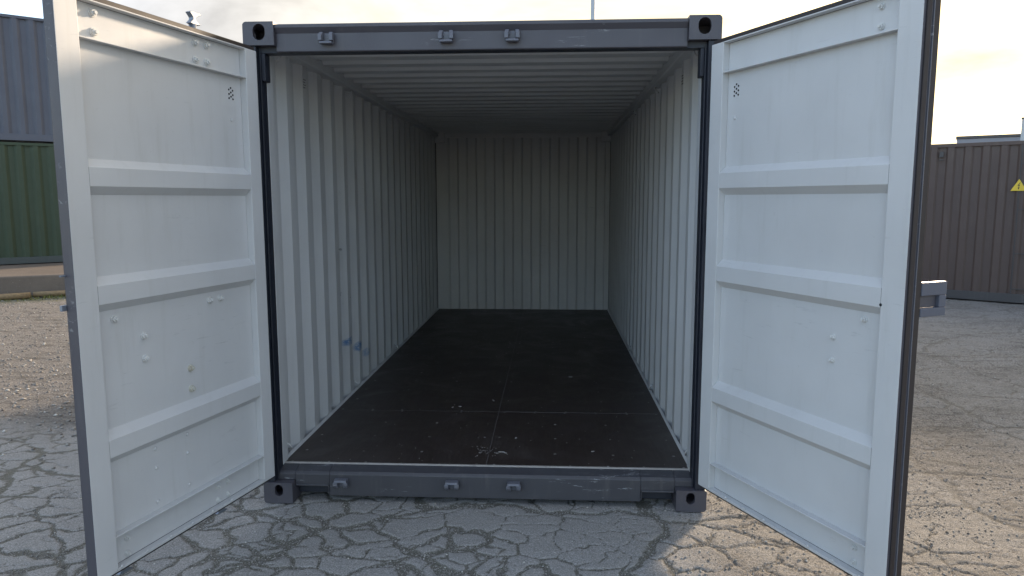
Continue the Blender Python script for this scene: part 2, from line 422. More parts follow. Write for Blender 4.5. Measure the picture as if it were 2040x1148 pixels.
P1 = pick(42000, (x > -2.5) & (x < 2.6) & (y > -1.05) & (y < 1.2) & ~under, (crack ** 1.5 + .02 + .35 * (np.abs(y - .07) < .06)) * area, .0012, .0055)
P2 = pick(24000, (x < -1.7) & (x > -11) & (y > .4) & (y < 8.2), (gravel + .25) * area / (1 + .15 * (y + 3.7)) ** 2, .002, .018)
P3 = pick(30000, (x > .9) & (x < 9) & (y > -1.05) & (y < 9) & ~under, area / (1 + .25 * (y + 3.7)) ** 2, .0015, .009)
scatter('loose_gravel', np.concatenate([P1, P2, P3]), 'stone', 'loose stone chips lying in the cracks and over the yard around the open container', 'gravel', rnd)

# ------------------------------------------------------------------ concrete slab, timber, moss at the left
A0 = Vector((-8.90, 8.10, 0)); dS = Vector((.83, .45, 0)).normalized(); nS = Vector((-dS.y, dS.x, 0))
t = thing('concrete_plinth', 'low weathered concrete plinth under the green container, grass along its foot', 'plinth', A0)
for a, b_ in ((-7.0, -1.02), (-1.0, 3.9), (3.92, 8.0)):
    mb = MB(); mb.obox(dS * a, dS * (b_ - a), nS * 4.6, Vector((0, 0, .37))); build(mb, 'slab', 'concrete', t, bev=.025)
mb = MB()
path = [A0 + dS * a - nS * (.30 + .03 * math.sin(a * 1.3)) + Vector((0, 0, .055 + .01 * math.sin(a * 2))) for a in np.linspace(-4.2, .25, 14)]
mb.tube(path, .055, 10)
path2 = [A0 + dS * a - nS * (.22 - .03 * a) + Vector((0, 0, .06)) for a in np.linspace(.28, 3.6, 10)]
o = build(mb, 'timber_pole', 'wood', smooth=True); tag(o, 'long brown timber pole along the plinth foot, nearer the left picture edge', 'pole')
mb = MB(); mb.tube(path2, .048, 10); o = build(mb, 'timber_pole', 'wood', smooth=True)
tag(o, 'timber pole by the plinth foot, ending behind the left container door', 'pole')
bm = bmesh.new()
for k in range(2600):
    a = random.uniform(-3.0, 4.0); d = abs(random.gauss(0, .28)) + .02; p = A0 + dS * a - nS * d
    h = random.uniform(.02, .075) * (1 if d < .4 else .6); th = random.uniform(0, 6.28); w = random.uniform(.004, .012)
    u = Vector((math.cos(th), math.sin(th), 0)) * w; ln = Vector((random.gauss(0, .02), random.gauss(0, .02), h))
    v = [bm.verts.new(p - u), bm.verts.new(p + u), bm.verts.new(p + ln)]; bm.faces.new(v)
me = bpy.data.meshes.new('grass'); bm.to_mesh(me); bm.free(); me.materials.append(M['grass'])
o = link('grass', me); o['kind'] = 'stuff'; tag(o, 'short yellow green grass and moss growing along the plinth foot', 'grass')

# ------------------------------------------------------------------ corrugation profile
def corr(a0, a1, pitch, flat_in, slope, depth, start_out=False):
    """(along, depth) points: depth 0 = proud to the inside, depth>0 = set back"""
    fo = pitch - flat_in - 2 * slope; pts = [(a0, 0)]; a = a0
    while True:
        for da, dd in ((flat_in, 0), (slope, depth), (fo, depth), (slope, 0)):
            a += da
            if a >= a1: pts.append((a1, pts[-1][1] if dd == pts[-1][1] else dd)); return pts
            pts.append((a, dd))
def sheet(mb, pts, fn, thick, mi_in=0, mi_out=1):
    """pts (along, depth); fn(along, depth, k) -> xyz. Closed sheet with thickness"""
    n = len(pts)
    V = [[mb.bm.verts.new(fn(a, d + th, k)) for (a, d) in pts] for th in (0, thick) for k in (0, 1)]
    for i in range(n - 1):
        mb.bm.faces.new((V[0][i], V[0][i + 1], V[1][i + 1], V[1][i])).material_index = mi_in
        mb.bm.faces.new((V[2][i], V[3][i], V[3][i + 1], V[2][i + 1])).material_index = mi_out
    for k in (0, 1):
        for i in range(n - 1): mb.bm.faces.new((V[k][i], V[k + 2][i], V[k + 2][i + 1], V[k][i + 1])).material_index = mi_out
    for i in (0, n - 1): mb.bm.faces.new((V[0][i], V[1][i], V[3][i], V[2][i])).material_index = mi_out

# ------------------------------------------------------------------ corner castings (real holes, by boolean)
def stadium(mb, cx, cz, w, h, y0, y1, axis='y', seg=8, mi=0):
    pts = []
    r = w / 2; s = h / 2 - r
    for k in range(seg + 1): a = math.pi * k / seg; pts.append((cx + r * math.cos(a), cz + s + r * math.sin(a)))
    for k in range(seg + 1): a = math.pi + math.pi * k / seg; pts.append((cx + r * math.cos(a), cz - s + r * math.sin(a)))
    if axis == 'y': mb.poly_prism(pts, lambda p, k: (p[0], (y0, y1)[k], p[1]), mi)
    else: mb.poly_prism(pts, lambda p, k: ((y0, y1)[k], p[0], p[1]), mi)
def casting_mesh(top):
    # local: x 0..162 from the outer side, y 0..178 from the front, z 0..118
    mb = MB(); ra, rb = (.007, .019) if top else (.017, .006)     # radius of the lower / upper outer corner
    pts = [(.162, 0)]
    pts += [(ra - ra * math.sin(t), ra - ra * math.cos(t)) for t in [k * math.pi / 16 for k in range(9)]]
    pts += [(rb - rb * math.cos(t), .118 - rb + rb * math.sin(t)) for t in [k * math.pi / 16 for k in range(9)]]
    pts += [(.162, .118)]
    mb.poly_prism(pts, lambda p, k: (p[0], (0, .178)[k], p[1]))
    me = mb.mesh('casting_block', ['grey']); o = bpy.data.objects.new('tmp_a', me); C.objects.link(o)
    zc = .055 if top else .074
    mb = MB(); mb.box(.022, .150, .026, .166, .014, .104)
    stadium(mb, .085, zc + (.011 if top else 0), .064 if top else .047, .082 if top else .066, -.02, .05)
    stadium(mb, .090, zc, .052, .080, -.02, .05, 'x')
    me2 = mb.mesh('casting_cut', ['hole']); o2 = bpy.data.objects.new('tmp_b', me2); C.objects.link(o2)
    m = o.modifiers.new('b', 'BOOLEAN'); m.object = o2; m.operation = 'DIFFERENCE'; m.solver = 'EXACT'; m.use_self = True
    dg = bpy.context.evaluated_depsgraph_get(); dg.update()
    res = bpy.data.meshes.new_from_object(o.evaluated_get(dg)); res.name = 'corner_casting'
    bpy.data.objects.remove(o); bpy.data.objects.remove(o2)
    res.materials.clear(); res.materials.append(M['grey']); 
    for p in res.polygons: p.material_index = 0
    return res
def flipped(me, fx, fy, fz=False):
    m = me.copy(); bm = bmesh.new(); bm.from_mesh(m)
    for v in bm.verts:
        if fx: v.co.x = -v.co.x
        if fy: v.co.y = -v.co.y
        if fz: v.co.z = -v.co.z
    if (fx + fy + fz) % 2: bmesh.ops.reverse_faces(bm, faces=bm.faces)
    bm.to_mesh(m); bm.free(); return m
cast_top, cast_bot = casting_mesh(True), casting_mesh(False)

def castings(parent, LN, mat, full=True, x0=-1.219, y0=0):
    for tp, me in ((True, cast_top), (False, cast_bot)):
        for fx in (0, 1):
            for fy in (0, 1):
                m = flipped(me, fx, fy)
                m.materials.clear(); m.materials.append(M[mat])
                link('corner_casting', m, parent, (1.219 if fx else -1.219, LN if fy else 0, 2.473 if tp else 0))

LN = 6.058
box_ = thing('open_container', 'blue grey shipping container with both end doors open, empty pale interior', 'container', (0, 0, 0))
castings(box_, LN, 'grey')

# posts
for sx in (-1, 1):
    mb = MB()
    def ps(x0, x1, y0, y1): mb.box(min(sx * x0, sx * x1), max(sx * x0, sx * x1), y0, y1, .1185, 2.4725)
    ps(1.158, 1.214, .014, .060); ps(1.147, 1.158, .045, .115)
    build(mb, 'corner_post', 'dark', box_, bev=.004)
    mb = MB(); mb.box(min(sx * 1.1475, sx * 1.218), max(sx * 1.1475, sx * 1.218), .1155, .20, .1185, 2.4725)
    build(mb, 'door_jamb', 'white', box_, bev=.006)
    mb = MB(); mb.box(min(sx * 1.13, sx * 1.216), max(sx * 1.13, sx * 1.216), LN - .075, LN - .01, .1185, 2.4725)
    build(mb, 'corner_post', ['grey'], box_, bev=.004)
    # small block that stiffens the post under the header (dark, with a step)
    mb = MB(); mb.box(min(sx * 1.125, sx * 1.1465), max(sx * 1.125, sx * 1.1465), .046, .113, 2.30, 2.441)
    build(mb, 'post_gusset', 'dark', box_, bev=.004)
    # side walls
    mb = MB()
    pts = [(.2005, .0)] + [(a, d) for a, d in corr(.1705, LN - .0755, .2815, .074, .068, .036) if a > .2005]
    sheet(mb, pts, lambda a, d, k: (sx * (1.166 + d), a, (.150, 2.506)[k]), .0022)
    build(mb, 'side_wall', ['white_marks' if sx < 0 else 'white', 'grey'], box_)
    mb = MB(); mb.box(min(sx * 1.118, sx * 1.210), max(sx * 1.118, sx * 1.210), .179, LN - .179, 2.5065, 2.578)
    build(mb, 'top_side_rail', 'white', box_, bev=.008)
    mb = MB(); mb.box(min(sx * 1.168, sx * 1.212), max(sx * 1.168, sx * 1.212), .179, LN - .179, .03, .1495)
    build(mb, 'bottom_side_rail', 'grey', box_, bev=.004)
    # thin pale sealant bead along the floor
    mb = MB(); mb.poly_prism([(1.1655, .1838), (1.152, .1838), (1.1655, .197)], lambda p, k: (sx * p[0], (.201, LN - .08)[k], p[1]))
    build(mb, 'floor_sealant', 'white', box_)
# vents in the side walls: dark dots, the shade of holes put into their colour
    mb = MB()
    for r_ in range(4):
        for c_ in range(3):
            yy, zz = .742 + c_ * .016 + (r_ % 2) * .008, 2.375 + r_ * .016
            stadium(mb, yy, zz, .007, .0075, sx * 1.1645, sx * 1.1675, 'x', 4)
    vv = build(mb, 'vent_hole_shade', 'hole', box_); vv['kind'] = 'stuff'
    # lashing rings
    def ring(yy, zz, up):
        mb = MB(); s_ = -1 if up else 1
        mb.tube([(sx * 1.166, yy - .018, zz + s_ * .012), (sx * 1.150, yy - .012, zz + s_ * .003), (sx * 1.142, yy, zz - s_ * .02), (sx * 1.150, yy + .018, zz - s_ * .035), (sx * 1.166, yy + .024, zz - s_ * .038)], .0055, 8)
        build(mb, 'lashing_ring', 'white', box_, smooth=True)
    for (yy, zz, up) in ((.325, 2.462, True), (1.745, 2.474, True), (3.16, 2.474, True), (.235, .262, False), (1.71, .245, False), (3.20, .235, False)): ring(yy, zz, up)

# roof, corrugated across
mb = MB(); pts = [(.12, .0)] + [(a, -d) for a, d in corr(.27, LN - .10, .2445, .095, .022, .020)]
V0 = [(a, d) for a, d in pts]
sheet(mb, V0, lambda a, d, k: ((-1.1175, 1.1175)[k], a, 2.556 - d), -.002)
build(mb, 'roof_panel', ['white', 'grey'], box_)
mb = MB(); mb.box(-1.212, 1.212, .11, LN - .18, 2.5795, 2.5815); build(mb, 'roof_edge', 'grey', box_)
# end wall
mb = MB(); pts = [(-1.1652, 0)] + corr(-1.108, 1.108, .2475, .098, .0255, .026) + [(1.1652, 0)]
sheet(mb, pts, lambda a, d, k: (a, 5.945 + d, (.150, 2.50)[k]), .002)
mb.box(-1.1652, -1.13, 5.9472, 6.02, .15, 2.50); mb.box(1.13, 1.1652, 5.9472, 6.02, .15, 2.50)
build(mb, 'end_wall', ['white', 'grey'], box_)
mb = MB(); mb.box(-1.117, 1.117, 5.935, LN - .01, 2.5005, 2.5785); build(mb, 'rear_header', ['white'], box_, bev=.005)
mb = MB(); mb.box(-1.12, 1.12, 5.99, LN - .01, .02, .149); build(mb, 'rear_sill', ['grey'], box_, bev=.005)
for sx in (-1, 1):
    mb = MB(); mb.box(min(sx * 1.045, sx * 1.1655), max(sx * 1.045, sx * 1.1655), 5.865, 5.9345, 2.43, 2.5785); build(mb, 'corner_gusset', 'white', box_, bev=.003)

# header beam
mb = MB()
prof = [(.034, 2.443), (.030, 2.448), (.030, 2.535), (.010, 2.562), (.010, 2.576), (.014, 2.580), (.1095, 2.580), (.1095, 2.443)]
mb.poly_prism(prof, lambda p, k: ((-1.0565, 1.0565)[k], p[0], p[1]))
hb = build(mb, 'header_beam', 'grey', box_, bev=.003)
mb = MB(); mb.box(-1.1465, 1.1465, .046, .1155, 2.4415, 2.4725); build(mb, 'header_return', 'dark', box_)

# keepers
def keeper_top(xc):
    mb = MB()
    mb.box(xc - .035, xc + .035, .0235, .0298, 2.484, 2.532)
    mb.poly_prism([(.0235, 2.476), (.0235, 2.490), (-.012, 2.488), (-.016, 2.476)], lambda p, k: ((xc - .032, xc + .033)[k], p[0], p[1]))
    for s_ in (-1, 1):
        c = xc + s_ * .025
        mb.poly_prism([(.0235, 2.4905), (.0235, 2.532), (.006, 2.537), (-.012, 2.520), (-.014, 2.4905)], lambda p, k: (c + (-.010, .010)[k] + (s_ * .004 if p[0] < 0 else 0), p[0], p[1]))
    build(mb, 'cam_keeper', 'keeper', box_, bev=.003)
for xc in (-.785, -.165, .172): keeper_top(xc)
def keeper_bot(xc):
    mb = MB()
    mb.box(xc - .036, xc + .036, .0440, .0498, .085, .134)
    mb.poly_prism([(.044, .124), (.044, .136), (.010, .134), (.004, .122)], lambda p, k: ((xc - .035, xc + .035)[k], p[0], p[1]))
    for s_ in (-1, 1):
        c = xc + s_ * .025
        mb.poly_prism([(.044, .084), (.044, .1235), (.005, .1215), (.006, .104), (.022, .086)], lambda p, k: (c + (-.012, .012)[k] + (s_ * .004 if p[0] < .02 else 0), p[0], p[1]))
    build(mb, 'cam_keeper', 'keeper', box_, bev=.003)
for xc in (-.790, -.168, .175): keeper_bot(xc)

# sill
mb = MB()
prof = [(.05, .030), (.05, .153), (.062, .166), (.130, .181), (.1385, .181), (.1385, .030)]
mb.poly_prism(prof, lambda p, k: ((-.862, .872)[k], p[0], p[1]))
prof2 = [(.05, .090), (.05, .153), (.062, .166), (.130, .181), (.1385, .181), (.1385, .090)]
for a, b_ in ((-1.0565, -.8625), (.8725, 1.0565)): mb.poly_prism(prof2, lambda p, k: ((a, b_)[k], p[0], p[1]))
prof3 = [(.05, .1195), (.05, .153), (.062, .166), (.130, .181), (.1385, .181), (.1385, .1195)]
for a, b_ in ((-1.1575, -1.057), (1.057, 1.1575)): mb.poly_prism(prof3, lambda p, k: ((a, b_)[k], p[0], p[1]))
# rims of the two fork-lift pockets
for a, b_ in ((-1.055, -.866), (.876, 1.055)): mb.box(a, b_, .042, .0495, .086, .096)
for a in (-.868, .872): mb.box(a, a + .006, .042, .0495, .040, .086)
build(mb, 'door_sill', 'grey_sill', box_, bev=.003)
mb = MB(); mb.box(-1.147, 1.147, .139, .1515, .150, .1868); build(mb, 'threshold_strip', 'strip', box_)
# under-floor cross members
for k in range(13):
    mb = MB(); yy = .40 + k * .44; mb.box(-1.165, 1.165, yy, yy + .045, .035, .150); build(mb, 'cross_member', 'grey', box_)
for a, b_ in ((-1.05, -.87), (.88, 1.05)):
    mb = MB(); mb.box(a, b_, .100, .108, .028, .1545); build(mb, 'pocket_shade_plate', 'dark', box_)  # dark plate added to stand in for the shade inside the pocket
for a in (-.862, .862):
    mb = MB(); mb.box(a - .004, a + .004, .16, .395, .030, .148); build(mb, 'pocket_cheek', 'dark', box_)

# floor: six plywood sheets, joints open by 3 mm over a paler strip, lit edges put into its colour
joints_y = [.152, 1.180, 3.60, 5.944]
for i_ in range(3):
    for sx in (0, 1):
        xa, xb = ((-1.165, .0095), (.0125, 1.165))[sx]
        ya, yb = joints_y[i_] + (.0015 if i_ else 0), joints_y[i_ + 1] - .0015
        mb = MB(); mb.box(xa, xb, ya, yb, .1555, .1835 + random.uniform(-.0006, .0006))
        fb = build(mb, 'floor_board', 'ply', box_, bev=.0015)
        mb = MB(); rows = [yb - .014, ya + .014]
        k = 0; yy = .352
        while yy < 5.9:
            if ya + .05 < yy < yb - .05: rows.append(yy)
            k += 1; yy += (.277)
        for ri, yy in enumerate(rows):
            if i_ == 2 and yy > 4.9: continue
            sp = .213 if ri < 2 else .347
            xs_ = [-.046 - sp * j for j in range(0, 6)] if sx == 0 else [.058 + sp * j for j in range(0, 6)]
            for xx in xs_:
                if not (xa + .02 < xx < xb - .02) or random.random() < .06: continue
                xx += random.gauss(0, .004); y2 = yy + random.gauss(0, .003); r_ = .0065 * random.uniform(.85, 1.15)
                vs = [mb.bm.verts.new((xx + r_ * math.cos(t_ * 6.283 / 8), y2 + r_ * math.sin(t_ * 6.283 / 8), .1848)) for t_ in range(8)]
                vb = [mb.bm.verts.new((v.co.x + (v.co.x - xx) * .3, v.co.y + (v.co.y - y2) * .3, .1834)) for v in vs]
                mb.bm.faces.new(vs)
                for t_ in range(8): mb.bm.faces.new((vs[t_], vb[t_], vb[(t_ + 1) % 8], vs[(t_ + 1) % 8]))
        so = build(mb, 'screw', 'screw', fb); so['kind'] = 'stuff'
mb = MB(); mb.box(.0096, .0124, .153, 5.94, .160, .1826); mb.box(-1.16, .009, 1.179, 1.181, .160, .1826); mb.box(.013, 1.16, 1.179, 1.181, .160, .1826)
build(mb, 'lit_joint_strip', 'seam', box_)

# ------------------------------------------------------------------ doors
def door(side, hx, hy, ang):
    s = -1 if side == 'l' else 1
    # door-local: X = away from the hinge, s*Y = outward (away from the cargo side), Z up
    lab = 'left door swung open, pale inside face to the right' if side == 'l' else 'right door swung wide open, bluish pale inside face with dark gasket edge'
    class D(MB):
        def b(q_, u0, u1, d0, d1, z0, z1, mi=0): q_.box(u0, u1, min(s * d0, s * d1), max(s * d0, s * d1), z0, z1, mi)
    ZB, ZT, WD = .185, 2.430, 1.150
    mb = D()
    # pressed panel: profile in z
    pr = [(.1975, .036)]
    for zt, zb in ((.7315, .6605), (1.351, 1.278), (1.807, 1.735)):
        pr += [(zb - .033, .036), (zb, .0008), (zt, .0008), (zt + .033, .036)]
    pr += [(2.424, .036)]
    sheet(mb, pr, lambda a, d, k: ((.0885, 1.0495)[k], s * d, a), .0035, 0, 1)
    dr = build(mb, 'door', ['white', 'grey'], box_, (hx, hy, 0), (0, 0, ang), bev=.0035)
    dr['label'] = lab
    # pale face plate + grey core for each frame member
    for u0, u1 in ((0, .088), (1.05, WD)):
        mb = D(); mb.b(u0, u1, 0, .046, ZB, ZT, 0)
        for f in mb.bm.faces:                      # outer edge of the leaf carries the outside colour
            c = f.calc_center_median()
            if abs(c.x - (WD if u0 > .5 else 0)) < 1e-4 or c.z > ZT - 1e-4: f.material_index = 1
        build(mb, 'stile', ['white', 'grey'], dr, bev=.0025)
    mb = D(); mb.b(.0882, 1.0498, 0, .0355, 2.4245, ZT); mb.b(.0882, 1.0498, .001, .0355, 2.283, 2.2885)
    mb.b(.0882, 1.0498, .0357, .046, 2.4245, ZT - .001, 1)
    build(mb, 'top_rail', ['white', 'grey'], dr, bev=.0015)
    mb = D(); mb.b(.0882, 1.0498, .0, .0355, .326, .3315); mb.b(.0882, 1.0498, .0, .0355, ZB, .197); mb.b(.0882, 1.0498, .0357, .046, ZB + .001, .197, 1)
    build(mb, 'bottom_rail', ['white', 'grey'], dr, bev=.0015)
    # gasket round the door: two lips
    mb = D()
    for d0, d1, e in ((.012, .018, .020), (.030, .037, .028)):
        mb.b(.0, WD, d0, d1, ZT + .0005, ZT + e); mb.b(.0, WD, d0, d1, ZB - .014, ZB - .0005)
    mb.b(.0, WD, .0182, .0298, ZT + .0005, ZT + .012)
    mb.b(-.008, -.0005, .012, .037, ZB, ZT)
    if side == 'r': mb.b(WD + .0003, WD + .006, .012, .034, ZB, ZT)
    build(mb, 'gasket', 'rubber', dr, bev=.002)
    if side == 'r':
        mb = D(); mb.b(1.06, WD + .0045, .0462, .0505, ZB, ZT); build(mb, 'overlap_strip', 'keeper', dr, bev=.0015)
        mb = D(); mb.b(1.08, WD + .001, .0507, .082, ZB, ZT); build(mb, 'outer_gasket', 'rubber', dr, bev=.003)
    # outside skin
    mb = D(); mb.b(.0, 1.1, .047, .0495, ZB + .002, ZT - .002); 
    if side == 'l': mb.b(1.1003, WD - .0015, .047, .0495, ZB + .002, ZT - .002)
    build(mb, 'outer_skin', 'grey', dr)
    # bolts
    UC, ND = (3.2, 2.32) if side == 'l' else (2.97, 2.28)
    def on_panel(u, z_, d=.036): return u - d * (UC - u) / ND, z_ + d * (z_ - 1.683) / ND
    def bolt(u, z_, d=.036, r_=.0140, h=.016, mat='boltpaint', nm='bolt'):
        u, z_ = on_panel(u, z_); mb = D(); ax = Vector((0, -s, 0)); o = Vector((u, s * d, z_))
        mb.tube([o + ax * .0002, o + ax * .004], r_ * 1.25, 12); 
        th = random.random()
        ring0 = [mb.bm.verts.new(o + ax * .0042 + Vector((r_ * math.cos(th + k * math.pi / 3), 0, r_ * math.sin(th + k * math.pi / 3)))) for k in range(6)]
        ring1 = [mb.bm.verts.new(v.co + ax * (h * .62)) for v in ring0]
        for k in range(6): mb.bm.faces.new((ring0[k], ring0[(k + 1) % 6], ring1[(k + 1) % 6], ring1[k]))
        mb.bm.faces.new(ring1); mb.bm.faces.new(ring0[::-1])
        mb.tube([o + ax * (h * .62 + .0045), o + ax * (h * .62 + .012)], r_ * .55, 8)
        build(mb, nm, mat, dr, bev=.001)
    def rivet(u, z_, d=.036, r_=.0095):
        if d > .03: u, z_ = on_panel(u, z_)
        mb = D(); ax = Vector((0, -s, 0)); o = Vector((u, s * d, z_))
        mb.tube([o + ax * .0002, o + ax * .003, o + ax * .0055], [r_, r_ * .85, r_ * .3], 10); build(mb, 'rivet', 'white', dr, smooth=True)
    if side == 'l':
        for u, z_ in ((.987, 2.382), (.987, 2.311), (.444, 2.383), (.371, 2.385), (.445, 2.310), (.372, 2.311), (.987, 1.214), (.843, 1.120), (.843, 1.024), (.437, 1.214), (.364, 1.216)): bolt(u, z_)
        for u, z_ in ((.587, .923), (.587, .827)): bolt(u, z_, mat='rust')
        for u, z_ in ((1.0, .306), (1.003, .241), (.453, .306), (.456, .240), (.379, .306), (.383, .242)): bolt(u, z_, r_=.011, h=.010)
        for u, z_ in ((.820, .622), (.821, .537), (.629, .625), (.633, .537), (.824, .388), (.635, .389), (.216, 2.065)): rivet(u, z_)
    else:
        for u, z_ in ((.979, 2.378), (.983, 2.307), (.985, 1.223), (.839, 1.128), (.840, 1.033)): bolt(u, z_, r_=.011, h=.012)
        for u, z_ in ((1.002, .306), (1.005, .247)): bolt(u, z_, r_=.010, h=.009)
        rivet(.190, 2.061)
        mb = D(); mb.tube([(1.052, s * -.0004, 1.288), (1.052, s * -.0012, 1.288)], .006, 10); build(mb, 'drill_hole_shade', 'hole', dr)  # flat disc, its black stands for the shade in a hole
    for k in range(7): rivet(.223 + k * .135, .2, .0, .0075)
    # vent: small dark discs coloured as the shade inside holes
    mb = D()
    vu, vz = on_panel(*((.212, 2.192) if side == 'l' else (.194, 2.190)))
    for (a, c) in ((0, .026), (-.014, .017), (.014, .015), (0, .005), (-.014, -.004), (.014, -.006), (0, -.015), (-.014, -.024), (.014, -.026)):
        stadium(mb, vu - a, vz + c, .0095, .0097, s * .0345, s * .0362, 'y', 6)
    o = build(mb, 'vent_hole_shade', 'hole', dr); o['kind'] = 'stuff'
    # locking bars on the outside with cam ends
    for u in ((.345, .950) if side == 'l' else (.955,)):
        mb = D(); mb.tube([(u, s * .088, .175), (u, s * .088, 2.490)], .017, 12); build(mb, 'locking_bar', 'galv', dr, smooth=True)
        for zz, up in ((2.488, 1), (.172, -1)):
            # double horned cam: narrow waist, two curved wings
            mb = D(); pts = []
            W_ = [(0, .013, .013), (.003, .040, .030), (.010, .026, .022), (.020, .009, .009), (.028, .009, .009), (.038, .026, .020), (.046, .046, .030), (.052, .036, .016)]
            prof = [(-b_, h) for h, b_, c_ in W_] + [(c_, h) for h, b_, c_ in reversed(W_)]
            mb.poly_prism(prof, lambda p, k: (u + p[0], s * (.074, .100)[k], zz + up * p[1] * 1.12))
            build(mb, 'cam_end', 'galv', dr, bev=.002)
        for zz in (2.345, 1.62, 1.20, .275):
            mb = D(); mb.b(u - .055, u + .055, .0497, .056, zz - .045, zz + .045); mb.b(u - .024, u + .024, .0562, .1095, zz - .018, zz + .018)
            build(mb, 'bar_bracket', 'galv', dr, bev=.004)
        mb = D(); mb.b(u - .02, u + (.03 if u > .9 else .42), .1115, .120, 1.06, 1.09); 
        build(mb, 'door_handle', 'galv', dr, bev=.003)
    # hinges
    for zz in (.36, .93, 1.52, 2.18):
        mb = D(); mb.b(-.03, .10, .050, .060, zz - .04, zz + .04); mb.tube([(-.028, s * .050, zz - .06), (-.028, s * .050, zz + .06)], .013, 10)
        build(mb, 'hinge', 'grey', dr, bev=.002)
    if side == 'l':
        mb = D(); mb.b(1.1, 1.172, .040, .047, 1.398, 1.404); build(mb, 'latch_tab', 'galv', dr, bev=.001)
        mb = D(); mb.b(1.1, 1.168, .050, .062, 1.268, 1.290); build(mb, 'latch_tab', 'galv', dr, bev=.002)
    else:
        # hold-back plate with a square window
        mb = D()
        # plate stands square to the door: built in (depth, z)
        u0, u1 = 1.060, 1.085
        u0, u1 = 1.130, 1.154; o_ = [(.083, 1.262), (.203, 1.262), (.203, 1.382), (.083, 1.382)]; i_ = [(.0835, 1.298), (.168, 1.298), (.168, 1.345), (.0835, 1.345)]
        mb.b(u0, u1, .0825, .213, 1.328, 1.378); mb.b(u0, u1, .0825, .213, 1.250, 1.282); mb.b(u0, u1, .176, .213, 1.2822, 1.3278)
        mb.b(u0 + .004, u1 - .014, .083, .1758, 1.2822, 1.3278, 1)
        build(mb, 'hold_back_plate', ['bluegrey_far', 'grey'], dr, bev=.005)
    return dr
AL = math.atan2(-.971, -.238); AR = math.atan2(-.904, .427)
dl = door('l', -1.125, -.065, AL)
drr = door('r', 1.156, -.068, AR)

# ------------------------------------------------------------------ other containers
def container(name, label, origin, dirv, length, body, rail, corr_pitch=.278, group=None, ribs=(.072, .068), depth=.036, first=.11):
    """origin = bottom corner of the long side that faces the camera; dirv = along that side; body lies behind it"""
    a = math.atan2(dirv[1], dirv[0]); t = thing(name, label, 'container', origin, a, group)
    Wd = 2.438
    for xx in (0, length):
        for yy in (0, Wd):
            for tp, me in ((True, cast_top), (False, cast_bot)):
                m = flipped(me, xx > 0, yy > 0); m.materials.clear(); m.materials.append(M[rail])
                link('corner_casting', m, t, (xx, yy, 2.473 if tp else 0))
    for xx in (0, length):
        for yy in (0, Wd):
            mb = MB(); x0 = .004 if xx == 0 else length - .094; y0 = .006 if yy == 0 else Wd - .096
            mb.box(x0, x0 + .09, y0, y0 + .09, .1185, 2.4725); build(mb, 'corner_post', rail, t, bev=.006)
    for yy, sg in ((0, 1), (Wd, -1)):
        mb = MB()
        pts = [(first, .036)] + [(p, depth - d) for p, d in corr(first + .001, length - .10, corr_pitch, ribs[0], ribs[1], depth)]
        sheet(mb, pts, lambda a_, d, k: (a_, yy + sg * (.012 + d), (.160, 2.520)[k]), .003, 0, 0)
        build(mb, 'side_panel', body, t)
        mb = MB(); mb.box(.163, length - .163, min(yy + sg * .006, yy + sg * .066), max(yy + sg * .006, yy + sg * .066), 2.5205, 2.580); build(mb, 'top_side_rail', body if rail != 'brownrail' else body, t, bev=.004)
        mb = MB(); mb.box(.163, length - .163, min(yy + sg * .004, yy + sg * .05), max(yy + sg * .004, yy + sg * .05), .020, .1595); build(mb, 'bottom_side_rail', rail, t, bev=.004)
    mb = MB()
    mb.box(.10, length - .10, .07, Wd - .07, 2.560, 2.570); build(mb, 'roof_panel', body, t)
    mb = MB(); mb.box(.10, length - .10, .06, Wd - .06, .10, .15); build(mb, 'floor_panel', rail, t)
    for xx in (.02, length - .03):
        mb = MB(); pts = [(p, d) for p, d in corr(.10, Wd - .10, corr_pitch, .072, .068, .030)]
        mb.box(xx, xx + .01, .1, Wd - .1, .12, 2.56); build(mb, 'end_panel', body, t)
    return t
dL = (.767, .641)   # direction of the stacked pair on the left
base = Vector((-10.69, 10.02, .37)); dv = Vector((dL[0], dL[1], 0)).normalized()
org = base - dv * 3.15
container('stacked_container', 'dark green container with ribbed side standing on the concrete plinth', org, dv, 6.058, 'green_far', 'greenrail', ribs=(.085, .060), depth=.046).scale.z = .955
container('stacked_container', 'steel blue grey container stacked on top of the dark green one', org + Vector((0, 0, 2.485)) + dv * .03, dv, 6.058, 'bluegrey_far', 'bluegrey_far', first=.18, ribs=(.085, .060), depth=.046).scale.z = .955
b0 = Vector((7.05, 8.54, 0)); b1 = Vector((7.92, 7.91, 0)); dv2 = (b1 - b0).normalized()
org2 = b0 - dv2 * 1.6
br = container('site_container', 'grey brown ribbed container behind the right door with a yellow warning sign', org2, dv2, 6.058, 'brown_far', 'brownrail', .245, ribs=(.10, .03), depth=.030)
n2 = Vector((-dv2.y, dv2.x, 0))
# warning sign: yellow triangle with a black lightning bolt
def ipos(u, dz, z_): return org2 + dv2 * u - n2 * dz + Vector((0, 0, z_))
def ray_u(px):   # where the pixel column meets the side, along the side, from the camera
    a = R(-3.023) + math.atan((px - 1020) / 1420 / 1.0)
    d = Vector((math.sin(a), math.cos(a), 0)); o = Vector((.367, -3.728, 0))
    den = d.x * dv2.y - d.y * dv2.x; w = Vector((org2.x, org2.y, 0)) - o
    return (w.x * d.y - w.y * d.x) / den * -1 if False else ((d.y * (o.x - org2.x) - d.x * (o.y - org2.y)) / (dv2.x * d.y - dv2.y * d.x))
